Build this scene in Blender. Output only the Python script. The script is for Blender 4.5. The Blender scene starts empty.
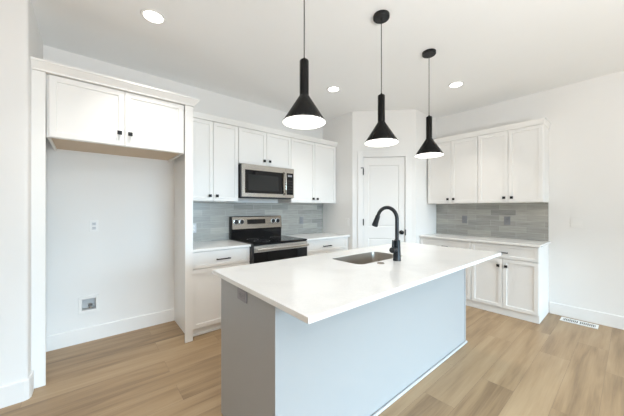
import bpy, bmesh, math, random
from mathutils import Vector, Matrix
PI = math.pi
S = bpy.context.scene
C = S.collection
random.seed(7)

# ------------------------------------------------------------------ camera
cam_d = bpy.data.cameras.new('camera')
cam = bpy.data.objects.new('camera', cam_d); C.objects.link(cam)
cam_d.sensor_width = 36.0
cam_d.lens = 267.02 / 624 * 36.0
cam_d.shift_y = 0.0008
cam_d.clip_start = 0.02
cam.location = (0, 0, 1.3197)
cam.rotation_euler = (PI/2, 0, math.radians(50.1157 - 90))
S.camera = cam

# ------------------------------------------------------------------ world, light, exposure
S.view_settings.view_transform = 'Standard'
S.view_settings.look = 'None'
S.view_settings.gamma = 1.0
S.view_settings.use_curve_mapping = False
S.view_settings.exposure = -0.75
S.cycles.max_bounces = 14
S.cycles.diffuse_bounces = 9
S.cycles.glossy_bounces = 5
S.cycles.sample_clamp_indirect = 6.0
W = bpy.data.worlds.new('daylight'); S.world = W
W.use_nodes = True
bg = W.node_tree.nodes['Background']
bg.inputs[0].default_value = (0.62, 0.80, 1.0, 1); bg.inputs[1].default_value = 0.7

H = 2.8253            # ceiling height
YW = 3.4682           # wall behind the range
XW = 4.4785           # wall behind the buffet
YR = -4.6             # wall behind the camera
XL = -6.0             # far end of the open room

def area(name, loc, rot, sx, sy, power, col, shape='RECTANGLE', spread=PI):
    l = bpy.data.lights.new(name, 'AREA'); l.shape = shape; l.size = sx; l.size_y = sy
    l.energy = power; l.color = col; l.spread = spread
    o = bpy.data.objects.new(name, l); C.objects.link(o); o.location = loc; o.rotation_euler = rot
    return o
DAY = (0.56, 0.81, 1.0)
# daylight entering through the glazed doors of the wall behind the camera
area('daylight_glazed_door', (1.9, YR - 0.50, 1.40), (PI/2 - 0.44, 0, 0), 3.6, 2.1, 340, DAY, spread=math.radians(68))
# added upward fill light behind the camera, brightening the ceiling like a bounced flash
area('ceiling_bounce_fill', (0.3, -2.0, 1.05), (PI, 0, 0), 1.2, 1.2, 400, (0.965, 0.985, 1.0))
CAN_POWER = 8.0
PENDANT_GLOW = 5.0
WARM = (1.0, 0.945, 0.87)

# ------------------------------------------------------------------ materials
def mat(name):
    m = bpy.data.materials.new(name); m.use_nodes = True
    nt = m.node_tree; b = nt.nodes['Principled BSDF']
    return m, nt, b
def N(nt, t, **kw):
    n = nt.nodes.new(t)
    for k, v in kw.items(): setattr(n, k, v)
    return n
def plain(name, col, rough=0.5, metal=0.0, bump=0.0, bscale=200, spec=0.5, vary=0.0, coat=0.0):
    m, nt, b = mat(name)
    b.inputs['Base Color'].default_value = (*col, 1)
    b.inputs['Roughness'].default_value = rough
    b.inputs['Metallic'].default_value = metal
    b.inputs['Specular IOR Level'].default_value = spec
    b.inputs['Coat Weight'].default_value = coat
    tc = N(nt, 'ShaderNodeTexCoord')
    if bump:
        nz = N(nt, 'ShaderNodeTexNoise'); nz.inputs['Scale'].default_value = bscale
        bp = N(nt, 'ShaderNodeBump'); bp.inputs['Strength'].default_value = bump; bp.inputs['Distance'].default_value = 0.002
        nt.links.new(tc.outputs['Object'], nz.inputs['Vector'])
        nt.links.new(nz.outputs['Fac'], bp.inputs['Height']); nt.links.new(bp.outputs['Normal'], b.inputs['Normal'])
    if vary:
        n2 = N(nt, 'ShaderNodeTexNoise'); n2.inputs['Scale'].default_value = 3.0; n2.inputs['Detail'].default_value = 4
        mr = N(nt, 'ShaderNodeMapRange'); mr.inputs['To Min'].default_value = 1 - vary; mr.inputs['To Max'].default_value = 1 + vary
        mx = N(nt, 'ShaderNodeVectorMath', operation='SCALE'); mx.inputs[0].default_value = col
        nt.links.new(tc.outputs['Object'], n2.inputs['Vector']); nt.links.new(n2.outputs['Fac'], mr.inputs['Value'])
        nt.links.new(mr.outputs['Result'], mx.inputs['Scale']); nt.links.new(mx.outputs['Vector'], b.inputs['Base Color'])
    return m
def emit(name, col, s):
    m, nt, b = mat(name)
    b.inputs['Base Color'].default_value = (*col, 1)
    b.inputs['Emission Color'].default_value = (*col, 1); b.inputs['Emission Strength'].default_value = s
    return m
M = {}
M['wall'] = plain('wall_paint', (0.83, 0.828, 0.82), 0.7, bump=0.04, bscale=350, spec=0.3, vary=0.01)
M['ceil'] = plain('ceiling_paint', (0.875, 0.885, 0.89), 0.85, bump=0.05, bscale=250, spec=0.2, vary=0.01)
M['bounce_tone'] = plain('far_wall_bounce_tone', (0.66, 0.64, 0.61), 0.7)  # unseen far wall's colour, chosen for the light it bounces back
M['trim'] = plain('trim_paint', (0.84, 0.838, 0.83), 0.4)
M['cab'] = plain('cabinet_paint', (0.84, 0.835, 0.82), 0.38, bump=0.01)
M['door'] = plain('door_paint', (0.82, 0.815, 0.80), 0.4)
M['isl'] = plain('island_paint', (0.375, 0.383, 0.387), 0.42, bump=0.01)
M['shoe'] = plain('shoe_molding_paint', (0.52, 0.53, 0.54), 0.4)
M['black'] = plain('matte_black_metal', (0.009, 0.009, 0.010), 0.42, spec=0.3)
M['shade'] = plain('black_lacquer', (0.009, 0.0085, 0.008), 0.24, spec=0.12)
M['faucet'] = plain('black_faucet_finish', (0.014, 0.017, 0.021), 0.36, spec=0.4)
M['cord'] = plain('black_cord', (0.02, 0.02, 0.02), 0.6)
M['inner'] = plain('white_enamel', (0.85, 0.85, 0.83), 0.5)
M['glass'] = plain('black_glass', (0.005, 0.005, 0.006), 0.07, spec=0.3)
M['mwwin'] = plain('microwave_window', (0.022, 0.023, 0.023), 0.14, spec=0.3)
M['dark'] = plain('dark_plastic', (0.02, 0.02, 0.022), 0.4)
M['grey'] = plain('grey_plastic', (0.24, 0.245, 0.26), 0.4)
M['lgrey'] = plain('taupe_plastic', (0.27, 0.26, 0.28), 0.4)
M['white'] = plain('white_plastic', (0.84, 0.84, 0.83), 0.35)
M['pale'] = plain('pale_grey_plastic', (0.58, 0.60, 0.63), 0.4)
M['socket'] = plain('slot_shade_dark_plastic', (0.13, 0.13, 0.13), 0.5)  # dark tone for shade inside slots and vent well; also colours the valve handle
M['galv'] = plain('galvanised_grey', (0.62, 0.62, 0.62), 0.5)
M['brass'] = plain('valve_metal', (0.45, 0.42, 0.38), 0.35, metal=1.0)
M['maple'] = plain('raw_maple', (0.63, 0.50, 0.365), 0.6, vary=0.08)
M['lens'] = emit('lamp_lens', (1.0, 0.97, 0.92), 14.0)
M['diff'] = emit('pendant_diffuser', (1.0, 0.965, 0.91), PENDANT_GLOW)

def steel(name, col, rough, axis=2):
    m, nt, b = mat(name)
    b.inputs['Metallic'].default_value = 1.0; b.inputs['Base Color'].default_value = (*col, 1)
    tc = N(nt, 'ShaderNodeTexCoord'); mp = N(nt, 'ShaderNodeMapping')
    sc = [3, 3, 3]; sc[axis] = 300; mp.inputs['Scale'].default_value = sc
    nz = N(nt, 'ShaderNodeTexNoise'); nz.inputs['Scale'].default_value = 1.0; nz.inputs['Detail'].default_value = 3
    mr = N(nt, 'ShaderNodeMapRange'); mr.inputs['To Min'].default_value = rough - 0.07; mr.inputs['To Max'].default_value = rough + 0.07
    nt.links.new(tc.outputs['Object'], mp.inputs['Vector']); nt.links.new(mp.outputs['Vector'], nz.inputs['Vector'])
    nt.links.new(nz.outputs['Fac'], mr.inputs['Value']); nt.links.new(mr.outputs['Result'], b.inputs['Roughness'])
    return m
M['steel'] = steel('brushed_steel', (0.49, 0.465, 0.43), 0.24)
M['steel_dark'] = steel('steel_dark_reflections_and_button', (0.30, 0.27, 0.235), 0.26)  # range steel with darker reflections put into its colour; also the button
M['steel_bright'] = steel('steel_bright_reflections', (0.60, 0.59, 0.57), 0.28)  # same range steel with brighter reflections put into its colour
M['sink'] = steel('sink_steel', (0.64, 0.61, 0.57), 0.36)

def quartz():
    m, nt, b = mat('white_quartz')
    b.inputs['Roughness'].default_value = 0.16
    tc = N(nt, 'ShaderNodeTexCoord')
    a = N(nt, 'ShaderNodeTexNoise'); a.inputs['Scale'].default_value = 90; a.inputs['Detail'].default_value = 2
    v = N(nt, 'ShaderNodeTexNoise'); v.inputs['Scale'].default_value = 2.2; v.inputs['Detail'].default_value = 8; v.inputs['Distortion'].default_value = 1.2
    r = N(nt, 'ShaderNodeValToRGB')
    r.color_ramp.elements[0].position = 0.32; r.color_ramp.elements[0].color = (0.80, 0.795, 0.785, 1)
    r.color_ramp.elements[1].position = 0.52; r.color_ramp.elements[1].color = (0.86, 0.857, 0.845, 1)
    mx = N(nt, 'ShaderNodeMath', operation='MULTIPLY_ADD'); mx.inputs[1].default_value = 0.25
    nt.links.new(tc.outputs['Object'], a.inputs['Vector']); nt.links.new(tc.outputs['Object'], v.inputs['Vector'])
    sb = N(nt, 'ShaderNodeMath', operation='SUBTRACT'); sb.inputs[1].default_value = 0.5
    nt.links.new(a.outputs['Fac'], sb.inputs[0]); nt.links.new(sb.outputs[0], mx.inputs[0]); nt.links.new(v.outputs['Fac'], mx.inputs[2])
    nt.links.new(mx.outputs[0], r.inputs['Fac']); nt.links.new(r.outputs['Color'], b.inputs['Base Color'])
    return m
M['quartz'] = quartz()

def tiles(name, cols, warm):
    m, nt, b = mat(name)
    tc = N(nt, 'ShaderNodeTexCoord'); sp = N(nt, 'ShaderNodeSeparateXYZ'); cb = N(nt, 'ShaderNodeCombineXYZ')
    nt.links.new(tc.outputs['Object'], sp.inputs[0]); nt.links.new(sp.outputs['X'], cb.inputs['X']); nt.links.new(sp.outputs['Z'], cb.inputs['Y'])
    br = N(nt, 'ShaderNodeTexBrick'); br.offset = 0.37; br.offset_frequency = 2
    br.inputs['Scale'].default_value = 1.0; br.inputs['Brick Width'].default_value = 0.30; br.inputs['Row Height'].default_value = 0.0765
    br.inputs['Mortar Size'].default_value = 0.0016; br.inputs['Mortar Smooth'].default_value = 0.3
    br.inputs['Color1'].default_value = (0, 0, 0, 1); br.inputs['Color2'].default_value = (1, 1, 1, 1); br.inputs['Mortar'].default_value = (0.5, 0.5, 0.5, 1)
    nt.links.new(cb.outputs[0], br.inputs['Vector'])
    r = N(nt, 'ShaderNodeValToRGB'); r.color_ramp.interpolation = 'LINEAR'
    el = r.color_ramp.elements
    el[0].position = 0; el[0].color = (*cols[0], 1); el[1].position = 1; el[1].color = (*cols[-1], 1)
    for i, c in enumerate(cols[1:-1]):
        e = el.new((i + 1) / (len(cols) - 1)); e.color = (*c, 1)
    nt.links.new(br.outputs['Color'], r.inputs['Fac'])
    mp = N(nt, 'ShaderNodeMapping'); mp.inputs['Scale'].default_value = (5, 75, 1)
    nz = N(nt, 'ShaderNodeTexNoise'); nz.inputs['Scale'].default_value = 1; nz.inputs['Detail'].default_value = 4
    nt.links.new(cb.outputs[0], mp.inputs['Vector']); nt.links.new(mp.outputs[0], nz.inputs['Vector'])
    mr = N(nt, 'ShaderNodeMapRange'); mr.inputs['To Min'].default_value = 0.62; mr.inputs['To Max'].default_value = 1.38
    nt.links.new(nz.outputs['Fac'], mr.inputs['Value'])
    sc = N(nt, 'ShaderNodeVectorMath', operation='SCALE'); nt.links.new(r.outputs['Color'], sc.inputs[0]); nt.links.new(mr.outputs[0], sc.inputs['Scale'])
    mx = N(nt, 'ShaderNodeMix', data_type='RGBA'); mx.inputs['B'].default_value = (0.52, 0.52, 0.50, 1)
    nt.links.new(br.outputs['Fac'], mx.inputs['Factor']); nt.links.new(sc.outputs[0], mx.inputs['A']); nt.links.new(mx.outputs['Result'], b.inputs['Base Color'])
    b.inputs['Roughness'].default_value = 0.22
    bp = N(nt, 'ShaderNodeBump'); bp.inputs['Strength'].default_value = 0.5; bp.inputs['Distance'].default_value = 0.002; bp.invert = True
    nt.links.new(br.outputs['Fac'], bp.inputs['Height']); nt.links.new(bp.outputs[0], b.inputs['Normal'])
    return m
TILE = [(0.28, 0.282, 0.265), (0.38, 0.372, 0.345), (0.32, 0.32, 0.30), (0.44, 0.43, 0.395), (0.35, 0.345, 0.325)]
M['tile'] = tiles('glazed_strip_tile', TILE, 0)

def planks():
    m, nt, b = mat('oak_plank_floor')
    tc = N(nt, 'ShaderNodeTexCoord')
    br = N(nt, 'ShaderNodeTexBrick'); br.offset = 0.37; br.offset_frequency = 2; br.squash = 1
    br.inputs['Scale'].default_value = 1.0; br.inputs['Brick Width'].default_value = 1.35; br.inputs['Row Height'].default_value = 0.205
    br.inputs['Mortar Size'].default_value = 0.0011; br.inputs['Mortar Smooth'].default_value = 0.4
    br.inputs['Color1'].default_value = (0, 0, 0, 1); br.inputs['Color2'].default_value = (1, 1, 1, 1); br.inputs['Mortar'].default_value = (0.5, 0.5, 0.5, 1)
    off = N(nt, 'ShaderNodeMapping'); off.inputs['Location'].default_value = (0.35, 0.07, 0)
    nt.links.new(tc.outputs['Object'], off.inputs['Vector']); nt.links.new(off.outputs[0], br.inputs['Vector'])
    val = N(nt, 'ShaderNodeSeparateColor'); nt.links.new(br.outputs['Color'], val.inputs[0])
    wm = N(nt, 'ShaderNodeMath', operation='MULTIPLY'); wm.inputs[1].default_value = 37.0; nt.links.new(val.outputs[0], wm.inputs[0])
    def grain(sx, sy, det, dist):
        mp = N(nt, 'ShaderNodeMapping'); mp.inputs['Scale'].default_value = (sx, sy, 1)
        nt.links.new(tc.outputs['Object'], mp.inputs['Vector'])
        nz = N(nt, 'ShaderNodeTexNoise'); nz.noise_dimensions = '4D'; nz.inputs['Scale'].default_value = 1; nz.inputs['Detail'].default_value = det
        nz.inputs['Distortion'].default_value = dist
        nt.links.new(mp.outputs[0], nz.inputs['Vector']); nt.links.new(wm.outputs[0], nz.inputs['W'])
        return nz
    g1 = grain(1.1, 13, 5, 0.6); g2 = grain(4, 110, 3, 0.0)
    a1 = N(nt, 'ShaderNodeMath', operation='MULTIPLY_ADD'); a1.inputs[1].default_value = 0.85
    nt.links.new(g1.outputs['Fac'], a1.inputs[0])
    a2 = N(nt, 'ShaderNodeMath', operation='MULTIPLY'); a2.inputs[1].default_value = 0.22; nt.links.new(g2.outputs['Fac'], a2.inputs[0])
    a3 = N(nt, 'ShaderNodeMath', operation='MULTIPLY_ADD'); a3.inputs[1].default_value = 0.20; nt.links.new(val.outputs[0], a3.inputs[0]); nt.links.new(a2.outputs[0], a3.inputs[2])
    nt.links.new(a3.outputs[0], a1.inputs[2])
    r = N(nt, 'ShaderNodeValToRGB'); el = r.color_ramp.elements
    el[0].position = 0.36; el[0].color = (0.17, 0.108, 0.058, 1)
    el[1].position = 0.95; el[1].color = (0.455, 0.335, 0.203, 1)
    e = el.new(0.62); e.color = (0.335, 0.228, 0.127, 1)
    nt.links.new(a1.outputs[0], r.inputs['Fac'])
    mx = N(nt, 'ShaderNodeMix', data_type='RGBA'); mx.inputs['B'].default_value = (0.20, 0.13, 0.08, 1)
    nt.links.new(br.outputs['Fac'], mx.inputs['Factor']); nt.links.new(r.outputs['Color'], mx.inputs['A']); nt.links.new(mx.outputs['Result'], b.inputs['Base Color'])
    b.inputs['Roughness'].default_value = 0.42; b.inputs['Specular IOR Level'].default_value = 0.45
    bp = N(nt, 'ShaderNodeBump'); bp.inputs['Strength'].default_value = 0.25; bp.inputs['Distance'].default_value = 0.001; bp.invert = True
    nt.links.new(br.outputs['Fac'], bp.inputs['Height']); nt.links.new(bp.outputs[0], b.inputs['Normal'])
    return m
M['floor'] = planks()

def pane():
    m, nt, b = mat('window_pane')
    t = N(nt, 'ShaderNodeBsdfTransparent'); g = N(nt, 'ShaderNodeBsdfGlossy'); g.inputs['Roughness'].default_value = 0.02
    mx = N(nt, 'ShaderNodeMixShader'); mx.inputs[0].default_value = 0.06
    nt.links.new(t.outputs[0], mx.inputs[1]); nt.links.new(g.outputs[0], mx.inputs[2])
    nt.links.new(mx.outputs[0], nt.nodes['Material Output'].inputs['Surface'])
    return m
M['pane'] = pane()

# ------------------------------------------------------------------ mesh helpers
def box(bm, x0, x1, y0, y1, z0, z1, bev=0.0):
    t = bmesh.new()
    bmesh.ops.create_cube(t, size=1.0)
    for v in t.verts:
        v.co = Vector((x0 + (v.co.x + .5) * (x1 - x0), y0 + (v.co.y + .5) * (y1 - y0), z0 + (v.co.z + .5) * (z1 - z0)))
    if bev: bmesh.ops.bevel(t, geom=list(t.edges), offset=bev, segments=2, profile=0.5, affect='EDGES')
    merge(bm, t); return bm
def merge(bm, t):
    me = bpy.data.meshes.new('t'); t.to_mesh(me); t.free(); bm.from_mesh(me); bpy.data.meshes.remove(me)
def B(*a, **k):
    return box(bmesh.new(), *a, **k)
def prism(bm, pts, z0, z1):
    lo = [bm.verts.new((x, y, z0)) for x, y in pts]; hi = [bm.verts.new((x, y, z1)) for x, y in pts]
    n = len(pts)
    bm.faces.new(lo[::-1]); bm.faces.new(hi)
    for i in range(n): bm.faces.new((lo[i], lo[(i+1) % n], hi[(i+1) % n], hi[i]))
    return bm
def lathe(bm, prof, seg=32, c=(0, 0, 0), axis='Z'):
    rings = []
    for r, z in prof:
        if r < 1e-6: rings.append([bm.verts.new((0, 0, z))])
        else: rings.append([bm.verts.new((r*math.cos(2*PI*i/seg), r*math.sin(2*PI*i/seg), z)) for i in range(seg)])
    new = [v for q in rings for v in q]
    for a, b in zip(rings, rings[1:]):
        for i in range(seg):
            j = (i+1) % seg
            if len(a) == 1 and len(b) == 1: continue
            if len(a) == 1: bm.faces.new((a[0], b[j], b[i]))
            elif len(b) == 1: bm.faces.new((a[i], a[j], b[0]))
            else: bm.faces.new((a[i], a[j], b[j], b[i]))
    R = Matrix.Identity(3)
    if axis == 'Y': R = Matrix.Rotation(PI/2, 3, 'X')      # local z -> -y
    if axis == 'X': R = Matrix.Rotation(-PI/2, 3, 'Y')     # local z -> -x
    for v in new: v.co = R @ v.co + Vector(c)
    return bm
def tube(bm, pts, rad, seg=14, caps=True):
    pts = [Vector(p) for p in pts]
    if not hasattr(rad, '__len__'): rad = [rad] * len(pts)
    rings = []; up = None
    for i, p in enumerate(pts):
        t = (pts[min(i+1, len(pts)-1)] - pts[max(i-1, 0)]).normalized()
        if up is None:
            up = Vector((0, 0, 1)) if abs(t.z) < 0.9 else Vector((1, 0, 0))
        u = (up - t * up.dot(t)).normalized(); w = t.cross(u); up = u
        rings.append([bm.verts.new(p + rad[i] * (math.cos(2*PI*k/seg) * u + math.sin(2*PI*k/seg) * w)) for k in range(seg)])
    for a, b in zip(rings, rings[1:]):
        for k in range(seg): bm.faces.new((a[k], a[(k+1) % seg], b[(k+1) % seg], b[k]))
    if caps: bm.faces.new(rings[0][::-1]); bm.faces.new(rings[-1])
    return bm
def sweep(bm, path, prof):
    """profile [(outward, z)] along an open 2-D path; outward is to the right of travel"""
    P = [Vector(p) for p in path]; n = len(P); rows = []
    nor = []
    for a, b in zip(P, P[1:]):
        d = (b - a).normalized(); nor.append(Vector((d.y, -d.x)))
    for i in range(n):
        if i == 0: m = nor[0]
        elif i == n-1: m = nor[-1]
        else:
            s = nor[i-1] + nor[i]; m = s / (s.dot(nor[i]))
        rows.append([bm.verts.new((P[i].x + m.x*o, P[i].y + m.y*o, z)) for o, z in prof])
    k = len(prof)
    for a, b in zip(rows, rows[1:]):
        for j in range(k): bm.faces.new((a[j], a[(j+1) % k], b[(j+1) % k], b[j]))
    bm.faces.new(rows[0]); bm.faces.new(rows[-1][::-1])
    return bm
def shaker(x0, x1, z0, z1, yf, th=0.02, stile=0.058, dep=0.009):
    """framed door or drawer front facing -y, its face at yf"""
    bm = B(x0, x1, yf, yf + th, z0, z1)
    bm.faces.ensure_lookup_table()
    f = min(bm.faces, key=lambda q: q.normal.y)
    oe = list(f.edges)
    bmesh.ops.inset_region(bm, faces=[f], thickness=stile, depth=0)
    bmesh.ops.inset_region(bm, faces=[f], thickness=0.0035, depth=-dep)
    bmesh.ops.bevel(bm, geom=[e for e in oe if e.is_valid], offset=0.0018, segments=1, affect='EDGES')
    return bm
def rrect(x0, x1, y0, y1, r, seg=6):
    pts = []
    for cx, cy, a in ((x1-r, y1-r, 0), (x0+r, y1-r, PI/2), (x0+r, y0+r, PI), (x1-r, y0+r, 1.5*PI)):
        for k in range(seg+1): pts.append((cx + r*math.cos(a + k*PI/2/seg), cy + r*math.sin(a + k*PI/2/seg)))
    return pts
def obj(name, bm, m, parent=None, smooth=False, loc=(0, 0, 0), rotz=0):
    bmesh.ops.recalc_face_normals(bm, faces=bm.faces)
    me = bpy.data.meshes.new(name); bm.to_mesh(me); bm.free()
    me.materials.append(M[m])
    if smooth:
        for p in me.polygons: p.use_smooth = True
        try: me.set_sharp_from_angle(angle=math.radians(35))
        except Exception: pass
    o = bpy.data.objects.new(name, me); C.objects.link(o)
    o.location = loc; o.rotation_euler = (0, 0, rotz)
    if parent: o.parent = parent
    return o
def tag(o, label, cat, group=None):
    o['label'] = label; o['category'] = cat
    if group: o['group'] = group
    return o
def thing(name, label, cat, loc=(0, 0, 0), rotz=0, group=None):
    o = bpy.data.objects.new(name, None); C.objects.link(o); o.empty_display_size = 0.1
    o.location = loc; o.rotation_euler = (0, 0, rotz)
    return tag(o, label, cat, group)
def struct(name, bm, m, parent=None, **k):
    o = obj(name, bm, m, parent, **k)
    if not parent: o['kind'] = 'structure'
    return o
def dup(root, loc, label):
    r = root.copy(); C.objects.link(r); r.location = loc; r['label'] = label
    for ch in list(root.children):
        c = ch.copy(); C.objects.link(c); c.parent = r
        for g in list(ch.children):
            d = g.copy(); C.objects.link(d); d.parent = c
    return r

# ------------------------------------------------------------------ room shell
WL_Y = 2.682; WL_X = -0.322
DA = (3.138, 2.775); DB = (3.812, 2.101)      # ends of the diagonal pantry wall (45 degrees)
struct('floor', B(XL - .1, XW + .1, YR - .1, YW + .12, -0.06, 0), 'floor')
struct('ceiling', B(XL - .1, XW + .1, YR - .1, YW + .12, H, H + 0.1), 'ceil')
# wall behind the range, with the opening of the water box
hx0, hx1, hz0, hz1 = -0.060, 0.060, 0.306, 0.430
bm = bmesh.new()
for x0, x1, z0, z1 in ((WL_X - .1, hx0, 0, H), (hx1, DA[0] + .1, 0, H), (hx0, hx1, 0, hz0), (hx0, hx1, hz1, H)):
    box(bm, x0, x1, YW, YW + 0.12, z0, z1)
struct('wall_back', bm, 'wall')
# wall block at the left with its rounded corner
r = 0.022
pts = [(XL, WL_Y)] + [(WL_X - r + r*math.cos(a), WL_Y + r + r*math.sin(a)) for a in [(-PI/2) + k*PI/2/6 for k in range(7)]] + [(WL_X, YW), (WL_X - .1, YW), (WL_X - .1, WL_Y + .1), (XL, WL_Y + .1)]
struct('wall_left', prism(bmesh.new(), pts, 0, H), 'wall', smooth=True)
struct('wall_right', B(XW, XW + 0.12, YR, DB[1] + .1, 0, H), 'wall')
# pantry box in the corner: two short returns and the diagonal with the door opening
struct('wall_pantry_left', prism(bmesh.new(), [DA, (DA[0], YW), (DA[0] + .1, YW), (DA[0] + .1, DA[1] + .042)], 0, H), 'wall')
struct('wall_pantry_right', prism(bmesh.new(), [DB, (XW, DB[1]), (XW, DB[1] + .1), (DB[0] + .042, DB[1] + .1)], 0, H), 'wall')
L = math.hypot(DB[0] - DA[0], DB[1] - DA[1])
ds0, ds1, dz1 = 0.160, 0.800, 2.118
bm = bmesh.new()
for x0, x1, z0, z1 in ((0, ds0, 0, H), (ds1, L, 0, H), (ds0, ds1, dz1, H)):
    box(bm, x0, x1, 0, 0.1, z0, z1)
DROT = -PI/4
struct('wall_pantry', bm, 'wall', loc=(DA[0], DA[1], 0), rotz=DROT)
# rear and side walls of the open room behind the camera, with glazed openings
def wall_with_holes(name, horiz, a0, a1, holes, p0, p1):
    bm = bmesh.new(); x = a0
    for (h0, h1, z0, z1) in sorted(holes):
        segs = [(x, h0, 0, H), (h0, h1, z1, H)] + ([(h0, h1, 0, z0)] if z0 > 0 else [])
        for s in segs:
            box(bm, s[0], s[1], p0, p1, s[2], s[3])
        x = h1
    box(bm, x, a1, p0, p1, 0, H)
    return struct(name, bm, 'wall')
holes = [(0.15, 3.65, 0.0, 2.2)]
wall_with_holes('wall_rear', True, XL, XW, holes, YR - .12, YR)
struct('wall_far_left', B(XL - .12, XL, YR, WL_Y + .1, 0, H), 'bounce_tone')
def glazing(name, h0, h1, z0, z1, n):
    fr = bmesh.new(); w = 0.05
    box(fr, h0, h1, YR - .10, YR - .04, z1 - w, z1); box(fr, h0, h1, YR - .10, YR - .04, z0, z0 + w)
    for k in range(n + 1):
        c = h0 + (h1 - h0) * k / n
        box(fr, max(h0, c - w/2), min(h1, c + w/2), YR - .10, YR - .04, z0 + w, z1 - w)
    f = struct(name, fr, 'trim')
    obj('pane', B(h0 + .01, h1 - .01, YR - .075, YR - .07, z0 + .01, z1 - .01), 'pane', f)
glazing('window_1', 0.15, 3.65, 0.0, 2.2, 3)

# baseboards
BBH = 0.14
def bb(name, path):
    return struct(name, sweep(bmesh.new(), path, [(0.0005, 0.0), (0.014, 0.0), (0.014, BBH - .006), (0.010, BBH), (0.0005, BBH)]), 'trim')
bb('baseboard_back', [(-0.321, YW), (0.773, YW)])
c45 = 0.022 * (1 - math.cos(PI/4))
bb('baseboard_left', [(XL, WL_Y), (WL_X - r, WL_Y), (WL_X - c45, WL_Y + c45), (WL_X, WL_Y + r), (WL_X, 2.800)])
bb('baseboard_right', [(XW, 0.66), (XW, YR)])
bb('baseboard_rear', [(XW - .02, YR), (3.70, YR)])
# pantry door
def dl(name, bm, m, parent=None, **k):
    return struct(name, bm, m, parent, loc=(DA[0], DA[1], 0) if not parent else (0, 0, 0), rotz=DROT if not parent else 0, **k)
bm = bmesh.new(); CW = 0.088
for x0, x1, z0, z1 in ((ds0 - CW + .006, ds0 + .006, 0, dz1 + CW - .006), (ds1 - .006, ds1 + CW - .006, 0, dz1 + CW - .006), (ds0 + .006, ds1 - .006, dz1 - .006, dz1 + CW - .006)):
    box(bm, x0, x1, -0.016, -0.0005, z0, z1, bev=0.003)
dl('trim_1', bm, 'trim')
sx0, sx1, sz0, sz1 = ds0 + .009, ds1 - .009, 0.012, dz1 - .010
bm = B(sx0, sx1, 0.004, 0.040, sz0, sz1)
# two recessed panels
xs = [sx0, 0.243, 0.705, sx1]; zs = [sz0, 0.25, 0.865, 1.034, 1.985, sz1]
bm.faces.ensure_lookup_table()
f = min(bm.faces, key=lambda q: q.normal.y); bmesh.ops.delete(bm, geom=[f], context='FACES_ONLY')
grid = [[bm.verts.new((x, 0.004, z)) for z in zs] for x in xs]
pans = []
for i in range(3):
    for j in range(5):
        q = bm.faces.new((grid[i][j], grid[i+1][j], grid[i+1][j+1], grid[i][j+1]))
        if i == 1 and j in (1, 3): pans.append(q)
bm.normal_update()
for q in pans:
    if q.normal.y > 0: q.normal_flip()
    bmesh.ops.inset_region(bm, faces=[q], thickness=0.012, depth=-0.007)
    bmesh.ops.inset_region(bm, faces=[q], thickness=0.022, depth=0.0)
    bmesh.ops.inset_region(bm, faces=[q], thickness=0.006, depth=0.003)
bmesh.ops.remove_doubles(bm, verts=bm.verts, dist=0.0003)
dr = dl('door_1', bm, 'door')
for z in (0.28, 1.11, 1.885):
    bm = B(ds0 - .004, ds0 + .013, -0.019, 0.0035, z - .045, z + .045, bev=0.002)
    lathe(bm, [(0, -.052), (.006, -.052), (.006, .052), (0, .052)], 10, (ds0 + .004, -0.020, z))
    if z > 1.8:   # the top hinge carries a small door stop
        box(bm, ds0 - .035, ds0 + .006, -0.032, -0.022, z + .052, z + .064)
    obj('hinge', bm, 'black', dr)
kb = obj('knob', lathe(bmesh.new(), [(0, 0), (.032, 0), (.032, .006), (.012, .008), (.011, .032), (.024, .040), (.029, .052), (.026, .064), (.014, .070), (0, .071)], 24, (0.738, 0.0035, 0.957), 'Y'), 'black', dr, smooth=True)
obj('strike_plate', B(ds1 - .0085, ds1 + .003, -0.0175, 0.003, 0.912, 1.0), 'black', dr)

# ------------------------------------------------------------------ cabinets
FR = ('range', 0); FB = ('buffet', -PI/2)
def at(frame, lx, z, ly=0.0):
    if frame is FR: return (lx, YW - 0.002 + ly, z)
    return (XW - 0.002 + ly, -lx, z)
knob_mesh = None
def knob(x, y, z, parent):
    global knob_mesh
    if knob_mesh is None:
        bm = lathe(bmesh.new(), [(0, 0), (.008, 0), (.006, .006), (.006, .016), (0, .016)], 12, (0, 0, 0), 'Y')
        box(bm, -.016, .016, -.027, -.016, -.016, .016, bev=.002)
        o = obj('knob', bm, 'black', parent); knob_mesh = o.data
    else:
        o = bpy.data.objects.new('knob', knob_mesh); C.objects.link(o); o.parent = parent
    o.location = (x, y, z)
    return o
def pull(x, y, z, parent, w=0.155):
    bm = B(-w/2, w/2, -.036, -.024, -.006, .006, bev=.0015)
    for s in (-1, 1): box(bm, s*(w/2 - .012) - .005, s*(w/2 - .012) + .005, -.026, 0, -.005, .005)
    o = obj('pull', bm, 'black', parent); o.location = (x, y, z)
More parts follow.
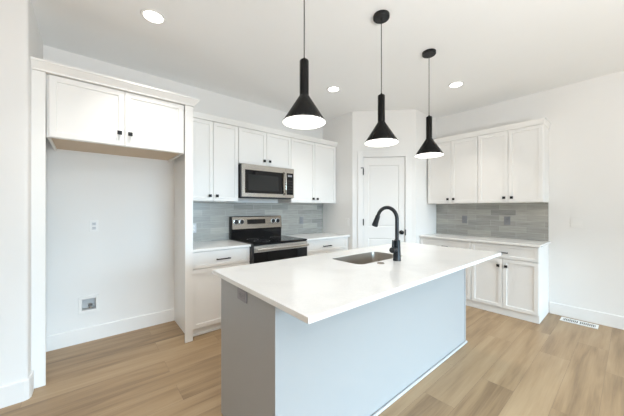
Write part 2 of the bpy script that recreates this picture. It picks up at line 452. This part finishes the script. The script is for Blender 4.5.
def wall_cabinet(frame, x0, x1, z0, z1, dep, label, kin=0.041, kz=0.062, lfill=0, rfill=0, maple=False, name='wall_cabinet', mod=None):
    cx = (x0 + x1) / 2; w = x1 - x0 - 0.002; h = z1 - z0
    t = thing(name, label, 'cabinet', at(frame, cx, z0), frame[1], 'white wall cabinets')
    yf = -dep + 0.022            # front of the carcass
    bm = bmesh.new(); th = 0.016; rec = 0.018
    box(bm, -w/2, -w/2 + th, yf, 0, 0, h); box(bm, w/2 - th, w/2, yf, 0, 0, h)
    box(bm, -w/2 + th, w/2 - th, yf, 0, h - th, h)
    box(bm, -w/2 + th, w/2 - th, yf, yf + .018, 0, h - th)       # face frame behind the doors
    box(bm, -w/2 + th, w/2 - th, -.012, 0, 0, h - th)
    obj('carcass', bm, 'cab', t)
    bt = obj('bottom_panel', B(-w/2 + th, w/2 - th, yf + .0185, -.0125, rec, rec + .012), 'maple' if maple else 'cab', t)
    if maple: bt['label'] = 'unpainted tan wood underside'
    a, b = -w/2 + 0.0025 + lfill, w/2 - 0.0025 - rfill; m = (a + b) / 2
    for s, (p, q) in ((-1, (a, m - .0022)), (1, (m + .0022, b))):
        d = obj('door', shaker(p, q, 0.002, h - 0.004, -dep), 'cab', t)
        knob(m + s * kin, -dep, kz, d)
    return t
def base_cabinet(frame, x0, x1, dep, label, doors=2, lfill=0, rfill=0, toe=0.055, pw=0.155, pdx=0.0, group='white base cabinets'):
    cx = (x0 + x1) / 2; w = x1 - x0 - 0.002
    t = thing('base_cabinet', label, 'cabinet', at(frame, cx, 0), frame[1], group)
    top = 0.879; yf = -dep + .022
    bm = B(-w/2, w/2, yf, 0, 0.088, top)
    obj('carcass', bm, 'cab', t)
    obj('toe_kick', B(-w/2, w/2, -dep + toe, 0, 0.001, 0.087), 'cab', t)
    if frame is FR: obj('shoe_molding', B(-w/2, w/2, -dep + toe - .016, -dep + toe - .0005, 0.001, 0.018, bev=.003), 'trim', t)
    a, b = -w/2 + .0025 + lfill, w/2 - .0025 - rfill; m = (a + b) / 2
    dw = obj('drawer', shaker(a, b, 0.703, 0.870, -dep, stile=0.045), 'cab', t)
    pull(m + pdx, -dep, 0.778, dw, pw)
    if doors == 2:
        for s, (p, q) in ((-1, (a, m - .0022)), (1, (m + .0022, b))):
            d = obj('door', shaker(p, q, 0.092, 0.694, -dep), 'cab', t)
            knob(m + s * .041, -dep, 0.612, d)
    else:
        d = obj('door', shaker(a, b, 0.092, 0.694, -dep), 'cab', t); knob(b - .035, -dep, 0.612, d)
    return t
CR = [(-0.03, 0), (0.006, 0), (0.008, 0.010), (0.030, 0.052), (0.034, 0.056), (0.034, 0.070), (-0.03, 0.070)]
def crown(frame, path, z, label, k=1.0):
    t = sweep(bmesh.new(), path, [(o * k, zz) for o, zz in CR])
    o = obj('crown_molding', t, 'cab', loc=at(frame, 0, z), rotz=frame[1])
    return tag(o, label, 'molding')

# refrigerator alcove
PF = YW - 2.800
lab = 'tall narrow white panel left of the empty refrigerator alcove'
tag(obj('end_panel', prism(bmesh.new(), [(-0.3215, -PF + .002), (-0.248, -PF + .002), (-0.248, -PF + .022), (-0.3015, -PF + .022), (-0.3015, -.016), (-0.3215, -.016)], 0.001, 2.334), 'cab', loc=(0, YW, 0)), lab, 'panel', 'refrigerator end panels')
lab = 'tall white end panel between the refrigerator alcove and the counter'
tag(obj('end_panel', prism(bmesh.new(), [(0.724, -PF + .002), (0.796, -PF + .002), (0.796, -.001), (0.774, -.001), (0.774, -PF + .022), (0.724, -PF + .022)], 0.001, 2.334), 'cab', loc=(0, YW, 0)), lab, 'panel', 'refrigerator end panels')
wall_cabinet(FR, -0.246, 0.722, 1.860, 2.333, 0.655, 'wide two-door white cabinet above the empty refrigerator alcove', kin=.038, kz=0.105, maple=True, lfill=.012, rfill=.010)
crown(FR, [(-0.3205, -PF), (0.798, -PF), (0.798, -0.400)], 2.336, 'thick white crown molding above the refrigerator alcove cabinet', 1.45)
# cabinets on the wall of the range
UD = 0.348
wall_cabinet(FR, 0.798, 1.421, 1.405, 2.333, UD, 'tall white wall cabinet between the refrigerator panel and the microwave')
wall_cabinet(FR, 1.421, 2.216, 1.884, 2.333, UD, 'short white wall cabinet directly above the microwave')
wall_cabinet(FR, 2.216, 3.135, 1.405, 2.333, UD, 'tall white wall cabinet right of the microwave, next to the corner door wall', rfill=0.022)
crown(FR, [(0.842, -UD), (3.136, -UD)], 2.335, 'white crown molding along the cabinets over the range', 0.6)
base_cabinet(FR, 0.798, 1.439, 0.618, 'white base cabinet left of the range, beside the refrigerator panel', doors=1)
base_cabinet(FR, 2.228, 3.135, 0.618, 'white base cabinet right of the range, next to the corner door wall', rfill=0.045)
# cabinets on the wall at the right
BD = 0.5565
wall_cabinet(FB, -2.082, -1.367, 1.397, 2.325, 0.340, 'left two-door white wall cabinet above the right-hand counter, nearest the corner door')
wall_cabinet(FB, -1.367, -0.671, 1.397, 2.325, 0.340, 'right two-door white wall cabinet above the right-hand counter, nearest the light switch')
crown(FB, [(-2.090, -0.340), (-0.671, -0.340), (-0.671, -0.002)], 2.327, 'white crown molding over the cabinets on the right-hand wall', 0.45)
base_cabinet(FB, -2.098, -1.376, BD, 'white base cabinet on the right-hand wall, mostly behind the island', toe=.025, pw=.085, pdx=.022)
bc = base_cabinet(FB, -1.376, -0.673, BD, 'white base cabinet with drawer and two doors at right, beside floor vent', toe=.025, pw=.085, pdx=.022)

# countertops
def slab(name, x0, x1, y0, y1, z0, z1, hole=None, bev=0.002):
    bm = bmesh.new()
    def loop(pts): 
        vs = [bm.verts.new((x, y, z1)) for x, y in pts]
        return [bm.edges.new((vs[i], vs[(i+1) % len(vs)])) for i in range(len(vs))]
    e = loop([(x0, y0), (x1, y0), (x1, y1), (x0, y1)])
    if hole: e += loop(hole)
    bmesh.ops.triangle_fill(bm, use_beauty=True, use_dissolve=False, edges=e)
    g = bmesh.ops.extrude_face_region(bm, geom=list(bm.faces))
    bmesh.ops.translate(bm, vec=(0, 0, z0 - z1), verts=[v for v in g['geom'] if isinstance(v, bmesh.types.BMVert)])
    return bm
CT0, CT1 = 0.880, 0.905
def counter(frame, x0, x1, dep, label):
    o = obj('countertop', B(x0, x1, -dep, -.001, CT0, CT1, bev=.002), 'quartz', loc=at(frame, 0, 0), rotz=frame[1])
    return tag(o, label, 'countertop', 'white countertops')
counter(FR, 0.798, 1.439, 0.645, 'short white quartz countertop left of the range')
counter(FR, 2.228, 3.135, 0.645, 'white quartz countertop right of the range')
counter(FB, -2.098, -0.656, 0.580, 'white quartz countertop along the right-hand wall')
# tile backsplashes
for fr, x0, x1, z1, lab in ((FR, 0.799, 3.135, 1.403, 'bluish grey strip tile backsplash behind the range'), (FB, -2.098, -0.676, 1.395, 'grey strip tile backsplash above the right-hand counter')):
    o = obj('backsplash', B(x0, x1, -.008, 0, CT1 + .001, z1), 'tile', loc=at(fr, 0, 0), rotz=fr[1])
    tag(o, lab, 'backsplash')

# ------------------------------------------------------------------ island
IX0, IX1, IY0, IY1 = 0.640, 2.985, 0.787, 1.822
BX0, BX1, BY0, BY1 = 0.656, 2.853, 1.052, 1.700
t = thing('kitchen_island', 'pale blue-grey kitchen island base under the white counter', 'island', ((BX0 + BX1)/2, (BY0 + BY1)/2, 0))
hw, hd = (BX1 - BX0)/2, (BY1 - BY0)/2
T0 = CT0 - .001
obj('back_panel', B(-hw + .022, hw - .022, -hd, -hd + .018, 0.001, T0), 'isl', t)
for s in (-1, 1):
    bm = B(-hw if s < 0 else hw - .0215, -hw + .0215 if s < 0 else hw, -hd - .004, hd, 0.001, T0, bev=.0012)
    obj('end_panel', bm, 'isl', t)
# working side: sink doors and drawers facing the range
obj('face_frame', B(-hw + .022, hw - .022, hd - .040, hd - .022, 0.09, T0), 'cab', t)
obj('toe_kick', B(-hw + .022, hw - .022, hd - .10, hd - .085, 0.001, 0.089), 'cab', t)
n = 4; ww = (2*hw - .048)/n
for k in range(n):
    a = -hw + .024 + k*ww
    bm = shaker(a + .002, a + ww - .002, 0.092, 0.868, -hd + .0) ; 
    for v in bm.verts: v.co = Vector((-v.co.x, -v.co.y, v.co.z))
    for v in bm.verts: v.co.y -= 0.001
    d = obj('door', bm, 'cab', t)
    kx = -(a + (ww - .04 if k % 2 == 0 else .04))
    q = knob(kx, hd - .001, 0.78, d); q.rotation_euler = (0, 0, PI)
# white shoe molding along the floor of the seating side
sh = obj('shoe_molding', B(-hw - .004, hw + .006, -hd - .018, -hd - .0045, 0.001, 0.020, bev=.004), 'shoe', t)
sh['label'] = 'pale shoe molding along the floor'
hole = rrect(1.528, 2.130, 1.275, 1.605, 0.055)
o = obj('countertop', slab('top', IX0, IX1, IY0, IY1, CT0, CT1, hole), 'quartz')
tag(o, 'large white quartz countertop of the island with a sink cutout', 'countertop', 'white countertops')
# sink
t = thing('sink', 'stainless undermount sink set in the island countertop', 'sink', (1.829, 1.440, CT0 - .004))
bm = bmesh.new()
def ring(x0, x1, y0, y1, r, z): return [bm.verts.new((x, y, z)) for x, y in rrect(x0, x1, y0, y1, r)]
hx, hy = .301, .165
rr = [ring(-hx + .0012, hx - .0012, -hy + .0012, hy - .0012, .054, .0265), ring(-hx + .003, hx - .003, -hy + .003, hy - .003, .053, .0265), ring(-hx + .010, hx - .010, -hy + .010, hy - .010, .05, -.175), ring(-hx + .03, hx - .03, -hy + .03, hy - .03, .04, -.198), ring(-.05, .05, -.05, .05, .049, -.204)]
for a, b in zip(rr, rr[1:]):
    for i in range(len(a)): bm.faces.new((a[i], a[(i+1) % len(a)], b[(i+1) % len(a)], b[i]))
bm.faces.new(rr[-1])
# the outside of the bowl, so that it has thickness
q = [ring(-hx + .0012, hx - .0012, -hy + .0012, hy - .0012, .054, .0262), ring(-hx + .0012, hx - .0012, -hy + .0012, hy - .0012, .054, .0025), ring(-hx - .02, hx + .02, -hy - .02, hy + .02, .07, .0025), ring(-hx - .02, hx + .02, -hy - .02, hy + .02, .07, .0008), ring(-hx - .001, hx + .001, -hy - .001, hy + .001, .056, -.006), ring(-hx + .006, hx - .006, -hy + .006, hy - .006, .05, -.177), ring(-.052, .052, -.052, .052, .05, -.207)]
for a, b in zip(q, q[1:]):
    for i in range(len(a)): bm.faces.new((a[i], b[i], b[(i+1) % len(a)], a[(i+1) % len(a)]))
bm.faces.new(q[-1]); 
for i in range(len(q[0])): bm.faces.new((rr[0][i], q[0][i], q[0][(i+1) % len(q[0])], rr[0][(i+1) % len(q[0])]))
obj('bowl', bm, 'sink', t, smooth=True)
obj('drain', lathe(bmesh.new(), [(0, -.2035), (.044, -.2035), (.042, -.200), (.03, -.202), (0, -.202)], 24), 'steel', t, smooth=True)
# faucet
fx, fy = 1.886, 1.200
t = thing('faucet', 'black gooseneck kitchen faucet standing beside the island sink', 'faucet', (fx, fy, CT1 + .0005))
obj('body', lathe(bmesh.new(), [(0, 0), (.032, 0), (.032, .004), (.0300, .008), (.0285, .06), (.027, .12), (.0260, .158), (.0175, .166), (0, .166)], 28), 'faucet', t, smooth=True)
pts = [(0, 0, .160), (0, 0, .25), (0, 0, .330)]
R = .092
for k in range(1, 15):
    a = PI * k / 16 * 1.04
    pts.append((0, R - R*math.cos(a), .330 + R*math.sin(a)))
pts = pts[:]
end = Vector(pts[-1]); prev = Vector(pts[-2]); dirv = (end - prev).normalized()
obj('spout', tube(bmesh.new(), pts, .0150, 16), 'faucet', t, smooth=True)
p = [end + dirv * k for k in (-.002, .004, .012, .06, .092, .098)]
hd_ = tube(bmesh.new(), p, [.015, .019, .0195, .0225, .027, .0245], 20)
obj('spray_head', hd_, 'faucet', t, smooth=True)
h = obj('handle', lathe(bmesh.new(), [(0, .018), (.021, .018), (.022, .03), (.023, .066), (.021, .074), (0, .075)], 20, (0, 0, .088), 'X'), 'faucet', t, smooth=True)
obj('lever', tube(bmesh.new(), [(-.058, 0, .100), (-.054, .004, .125), (-.046, .008, .165)], [.009, .007, .0055], 12), 'faucet', h, smooth=True)
o = obj('sink_button', lathe(bmesh.new(), [(0, 0), (.027, 0), (.027, .004), (.023, .0065), (.016, .0065), (.0145, .010), (0, .011)], 28, (0, 0, 0)), 'steel_dark', smooth=True, loc=(1.690, 1.213, CT1 + .0005))
tag(o, 'small round metal button on the counter in front of the sink', 'button')

# ------------------------------------------------------------------ range
RX0, RX1 = 1.440, 2.226; rw = (RX1 - RX0)/2; RY = 3.455
t = thing('range', 'stainless and black electric range between the counters', 'stove', ((RX0 + RX1)/2, RY, 0))
yF = 2.775 - RY
obj('body', B(-rw, rw, yF + .012, -.008, 0.03, 0.898), 'dark', t)
for sx in (-1, 1):
    for yy in (yF + .06, -.06):
        obj('foot', lathe(bmesh.new(), [(0, .001), (.018, .001), (.018, .012), (.012, .014), (.012, .0295), (0, .0295)], 12, (sx*(rw - .05), yy, 0)), 'dark', t)
ct = obj('cooktop', B(-rw, rw, yF - .012, -.066, 0.8985, 0.918, bev=.003), 'glass', t); ct['label'] = 'black glass cooktop'
for bx, by, br_ in ((-.19, yF + .16, .10), (.19, yF + .15, .085), (-.19, yF + .40, .075), (.19, yF + .41, .10)):
    obj('burner', lathe(bmesh.new(), [(br_ - .003, .9181), (br_ - .003, .9185), (br_, .9185), (br_, .9181)], 40, (bx, by, 0)), 'grey', ct)
# backguard: black riser and tilted stainless control panel
def yzprism(x0, x1, pts):
    bm = bmesh.new(); a = [bm.verts.new((x0, y, z)) for y, z in pts]; b = [bm.verts.new((x1, y, z)) for y, z in pts]; n = len(pts)
    bm.faces.new(a); bm.faces.new(b[::-1])
    for i in range(n): bm.faces.new((a[i], b[i], b[(i+1) % n], a[(i+1) % n]))
    return bm
bgd = obj('backguard', yzprism(-rw, rw, [(-.065, .899), (-.070, 1.03), (-.082, 1.04), (-.062, 1.207), (-.030, 1.212), (-.004, 1.205), (-.004, .899)]), 'glass', t)
fp = obj('control_panel', yzprism(-rw + .012, rw - .004, [(-.0825, 1.042), (-.0855, 1.044), (-.0655, 1.203), (-.061, 1.210), (-.05, 1.2125), (-.05, 1.21), (-.0625, 1.206)]), 'steel_dark', bgd)
fp['label'] = 'stainless control panel'
tilt = math.atan2(.020, .159)
def panel_y(z): return -.0858 + (z - 1.044) * (.020 / .159)
kz = 1.140
for kx in (-.325, -.247, .247, .325):
    bm = lathe(bmesh.new(), [(0, 0), (.030, 0), (.030, .004), (.0235, .006), (.022, .024), (.018, .028), (0, .028)], 24, (kx, panel_y(kz), kz), 'Y')
    box(bm, kx - .004, kx + .004, panel_y(kz) - .036, panel_y(kz) - .027, kz - .020, kz + .020)
    k_ = obj('control_knob', bm, 'dark', bgd, smooth=True)
    obj('bezel', lathe(bmesh.new(), [(.031, 0), (.037, 0), (.036, .005), (.031, .006)], 28, (kx, panel_y(kz) - .0005, kz), 'Y'), 'steel_bright', k_, smooth=True)
obj('display', yzprism(-.165, .115, [(panel_y(1.105) - .0002, 1.105), (panel_y(1.105) - .003, 1.105), (panel_y(1.170) - .003, 1.170), (panel_y(1.170) - .0002, 1.170)]), 'glass', bgd)
# oven door with stainless rail, window and bar handle; storage drawer
od = obj('oven_door', B(-rw + .003, rw - .003, yF - .016, yF + .011, .235, .892, bev=.003), 'glass', t)
rail = obj('door_rail', B(-rw + .005, rw - .005, yF - .0185, yF - .0165, .812, .889), 'steel_bright', od); rail['label'] = 'stainless rail across the top of the door'
obj('oven_window', B(-.27, .27, yF - .0185, yF - .0165, .36, .70), 'mwwin', od)
hb = tube(bmesh.new(), [(-rw + .02, yF - .065, .850), (rw - .02, yF - .065, .850)], .015, 16)
for s in (-1, 1): box(hb, s*(rw - .05) - .012, s*(rw - .05) + .012, yF - .062, yF - .019, .840, .860)
obj('handle', hb, 'steel_bright', od, smooth=True)
obj('storage_drawer', B(-rw + .003, rw - .003, yF - .014, yF + .011, .06, .230, bev=.003), 'steel', t)

# ------------------------------------------------------------------ microwave
MX0, MX1 = 1.430, 2.199; mw = (MX1 - MX0)/2; MF = 3.026
t = thing('microwave', 'stainless over-the-range microwave under the short wall cabinet', 'microwave', ((MX0 + MX1)/2, YW - .012, 1.462))
mh = 0.408; yF = MF - (YW - .012)
obj('body', B(-mw, mw, yF + .028, -.001, 0, mh), 'dark', t)
fd = bmesh.new()
def xof(w): return w - (MX0 + MX1)/2
x_a, x_b = xof(1.463), xof(2.020)
zz0, zz1 = .050, .338
for a in ((-mw, xof(2.062), zz1, mh - .002), (-mw, xof(2.062), .004, zz0), (-mw, x_a, zz0, zz1), (x_b, xof(2.062), zz0, zz1)):
    box(fd, a[0], a[1], yF, yF + .027, a[2], a[3])
d = obj('door', fd, 'steel', t)
wn = obj('window', B(x_a + .0005, x_b - .0005, yF + .003, yF + .026, zz0 + .0005, zz1 - .0005), 'glass', d)
obj('window_screen', B(x_a + .045, x_b - .075, yF + .0022, yF + .0028, zz0 + .035, zz1 - .055), 'mwwin', wn)
hb = tube(bmesh.new(), [(xof(2.040), yF - .012, .045), (xof(2.040), yF - .030, .06), (xof(2.040), yF - .036, .12), (xof(2.040), yF - .036, .27), (xof(2.040), yF - .030, .33), (xof(2.040), yF - .012, .345)], .013, 14)
for z in (.052, .338): box(hb, xof(2.030), xof(2.050), yF - .022, yF - .0005, z - .012, z + .012)
obj('handle', hb, 'steel', d, smooth=True)
cp = bmesh.new()
for a in ((xof(2.064), mw, .343, mh - .002), (xof(2.064), mw, .004, .045), (xof(2.064), xof(2.078), .045, .343), (xof(2.187), mw, .045, .343)):
    box(cp, a[0], a[1], yF, yF + .027, a[2], a[3])
cpo = obj('control_panel', cp, 'steel', t)
kp = obj('keypad', B(xof(2.0785), xof(2.1865), yF + .002, yF + .026, .0455, .3425), 'glass', cpo)
for r_ in range(5):
    for c_ in range(3):
        x = xof(2.094) + c_*.031; z = .075 + r_*.038
        obj('key', B(x, x + .016, yF + .0012, yF + .0018, z, z + .012), 'dark', kp)
obj('clock_display', B(xof(2.098), xof(2.168), yF + .0012, yF + .0018, .292, .318), 'grey', kp)
obj('vent_grille', B(-mw + .02, mw - .02, yF + .035, yF + .16, -.012, -.0005), 'dark', t)

# ------------------------------------------------------------------ wall plates
def plate(name, label, kind, loc, rotz, pl, ins, w=.072, h=.116, group=None):
    t = thing(name, label, kind, loc, rotz, group)
    obj('cover_plate', B(-w/2, w/2, -.006, 0, -h/2, h/2, bev=.002), pl, t)
    return t
def outlet(label, loc, rotz, pl='white', ins='white', horiz=False, group=None):
    w, h = (.116, .062) if horiz else (.072, .116)
    t = plate('wall_outlet', label, 'outlet', loc, rotz, pl, ins, w, h, group)
    for s in (-1, 1):
        cx, cz = (s*.021, 0) if horiz else (0, s*.021)
        f = obj('receptacle', B(cx - .016, cx + .016, -.0085, -.0062, cz - .014, cz + .014, bev=.001), ins, t)
        bm = bmesh.new()
        for d_ in (-.006, .006): box(bm, cx + d_ - .0012, cx + d_ + .0012, -.0092, -.0087, cz - .001, cz + .008)
        box(bm, cx - .002, cx + .002, -.0092, -.0087, cz - .010, cz - .006)
        obj('slots', bm, 'socket', f)
    return t
def rockers(label, loc, rotz, n, pl='white'):
    w = .072 + .046*(n - 1)
    t = plate('light_switch', label, 'light switch', loc, rotz, pl, pl, w, .118)
    for k in range(n):
        cx = (k - (n - 1)/2)*.046
        bm = yzprism(cx - .0165, cx + .0165, [(-.0062, -.033), (-.0085, -.033), (-.0115, .033), (-.0062, .033)])
        obj('rocker', bm, pl, t)
    return t
outlet('white outlet on the refrigerator alcove wall, above the water box', (0.040, YW - .0005, 1.144), 0, 'white', 'pale')
outlet('pale outlet on the grey tiles beside the refrigerator end panel', (0.985, YW - .011, 1.079), 0, 'pale', 'white')
outlet('grey outlet on the tiles right of the range', (2.664, YW - .011, 1.128), 0, 'grey', 'grey')
outlet('left grey outlet on the right-hand backsplash, nearer the corner door', (XW - .011, 1.657, 1.150), -PI/2, 'grey', 'grey')
outlet('right grey outlet on the right-hand backsplash, nearer the light switch', (XW - .011, 1.109, 1.150), -PI/2, 'grey', 'grey')
outlet('grey outlet on the island end panel under the counter edge', (BX0 - .0005, 1.385, 0.838), -PI/2, 'lgrey', 'lgrey', horiz=True)
rockers('white two-rocker light switch on the bare right-hand wall', (XW - .0005, 0.415, 1.147), -PI/2, 2)
rockers('white single light switch on the short wall beside the corner door', (DA[0] - .0005, 2.880, 1.105), -PI/2, 1)
# recessed water supply box in the alcove
t = thing('water_supply_box', 'recessed white water supply box low on the alcove wall', 'water box', (0, YW - .001, .368))
bm = bmesh.new()
for a in ((-.078, .078, .056, .086), (-.078, .078, -.086, -.056), (-.078, -.054, -.056, .056), (.054, .078, -.056, .056)):
    box(bm, a[0], a[1], -.014, 0, a[2], a[3], bev=.002)
obj('frame', bm, 'white', t)
bm = bmesh.new()
for a in ((-.056, .056, .002, .07, .052, .056), (-.056, .056, .002, .07, -.056, -.052), (-.056, -.052, .002, .07, -.052, .052), (.052, .056, .002, .07, -.052, .052), (-.056, .056, .0705, .074, -.056, .056)):
    box(bm, *a)
obj('recess', bm, 'galv', t)
bm = lathe(bmesh.new(), [(0, 0), (.012, 0), (.012, .012), (.008, .014), (.008, .035), (.013, .036), (.013, .046), (0, .046)], 16, (.012, .032, -.0515))
tube(bm, [(.012, .030, -.012), (.012, .008, -.012)], .006, 10)
v = obj('valve', bm, 'brass', t, smooth=True)
obj('valve_handle', B(-.006, .030, .000, .007, -.022, -.003, bev=.002), 'socket', v)
# floor register
t = thing('floor_vent', 'white metal floor vent beside the right-hand wall', 'vent', (4.338, 0.390, 0.0005))
bm = bmesh.new(); ln, wd = .155, .073
for a in ((-wd, wd, -ln, -ln + .022), (-wd, wd, ln - .022, ln), (-wd, -wd + .026, -ln + .022, ln - .022), (wd - .026, wd, -ln + .022, ln - .022), (-wd + .026, wd - .026, -.008, .008)):
    box(bm, a[0], a[1], a[2], a[3], 0, .006, bev=.0012)
fv = obj('frame', bm, 'white', t)
obj('well', B(-wd + .026, wd - .026, -ln + .022, ln - .022, .0002, .0012), 'socket', t)
for k in range(18):
    y = -ln + .030 + k*(2*ln - .060)/17
    if abs(y) < .012: continue
    obj('louver', B(-wd + .0265, wd - .0265, y - .0022, y + .0022, .0015, .005), 'white', t)

# ------------------------------------------------------------------ ceiling lights
t = thing('recessed_light', 'x', 'ceiling light', (0, 0, H - .0005), 0, 'recessed ceiling lights')
obj('trim_ring', lathe(bmesh.new(), [(.066, -.003), (.070, -.007), (.084, -.006), (.088, 0), (.066, 0)], 40), 'white', t, smooth=True)
obj('lens', lathe(bmesh.new(), [(0, -.004), (.0655, -.003), (.0655, 0), (0, 0)], 40), 'lens', t, smooth=True)
cans = [((0.389, 2.404), 'round recessed ceiling light above the refrigerator alcove, upper left'),
        ((2.365, 2.408), 'round recessed ceiling light in front of the range and corner door'),
        ((3.420, 1.367), 'round recessed ceiling light nearest the right-hand cabinets')]
for i, ((x, y), lab) in enumerate(cans):
    if i == 0: t.location = (x, y, H - .0005); t['label'] = lab
    else: dup(t, (x, y, H - .0005), lab)
    area('can_light', (x, y, H - .010), (0, 0, 0), .12, .12, CAN_POWER, WARM, 'DISK', math.radians(92))

PZ = 1.832                                        # rim of the pendant shades
t = thing('pendant_light', 'x', 'pendant light', (0, 0, H - .0005), 0, 'black pendant lights')
z = PZ - H
obj('canopy', lathe(bmesh.new(), [(0, 0), (.062, 0), (.062, -.022), (.059, -.026), (0, -.027)], 40), 'black', t, smooth=True)
obj('cord', tube(bmesh.new(), [(0, 0, -.026), (0, 0, z + .372)], .0032, 8), 'cord', t)
obj('socket_housing', lathe(bmesh.new(), [(0, z + .385), (.006, z + .385), (.010, z + .374), (.024, z + .371), (.0275, z + .366), (.0275, z + .162), (0, z + .162)], 32), 'shade', t, smooth=True)
sd = obj('shade', lathe(bmesh.new(), [(.0275, z + .1615), (.031, z + .156), (.129, z + .002), (.1295, z), (.1272, z), (.0285, z + .154), (.0, z + .156)], 48), 'shade', t, smooth=True)
df = obj('diffuser', lathe(bmesh.new(), [(0, z - .003), (.122, z - .003), (.1265, z - .001), (.1265, z + .006), (.114, z + .018), (0, z + .02)], 48), 'diff', sd, smooth=True)
pend = [((0.985, 1.251), 'black cone pendant light nearest the range, leftmost of the three'),
        ((1.750, 1.251), 'black cone pendant light in the middle, in front of the corner door'),
        ((2.515, 1.251), 'black cone pendant light nearest the right-hand cabinets')]
for i, ((x, y), lab) in enumerate(pend):
    if i == 0: t.location = (x, y, H - .0005); t['label'] = lab
    else: dup(t, (x, y, H - .0005), lab)
    l = bpy.data.lights.new('pendant_bulb', 'AREA'); l.shape = 'DISK'; l.size = .22; l.energy = 3; l.color = WARM
    lo = bpy.data.objects.new('pendant_bulb', l); C.objects.link(lo); lo.location = (x, y, PZ + .004)
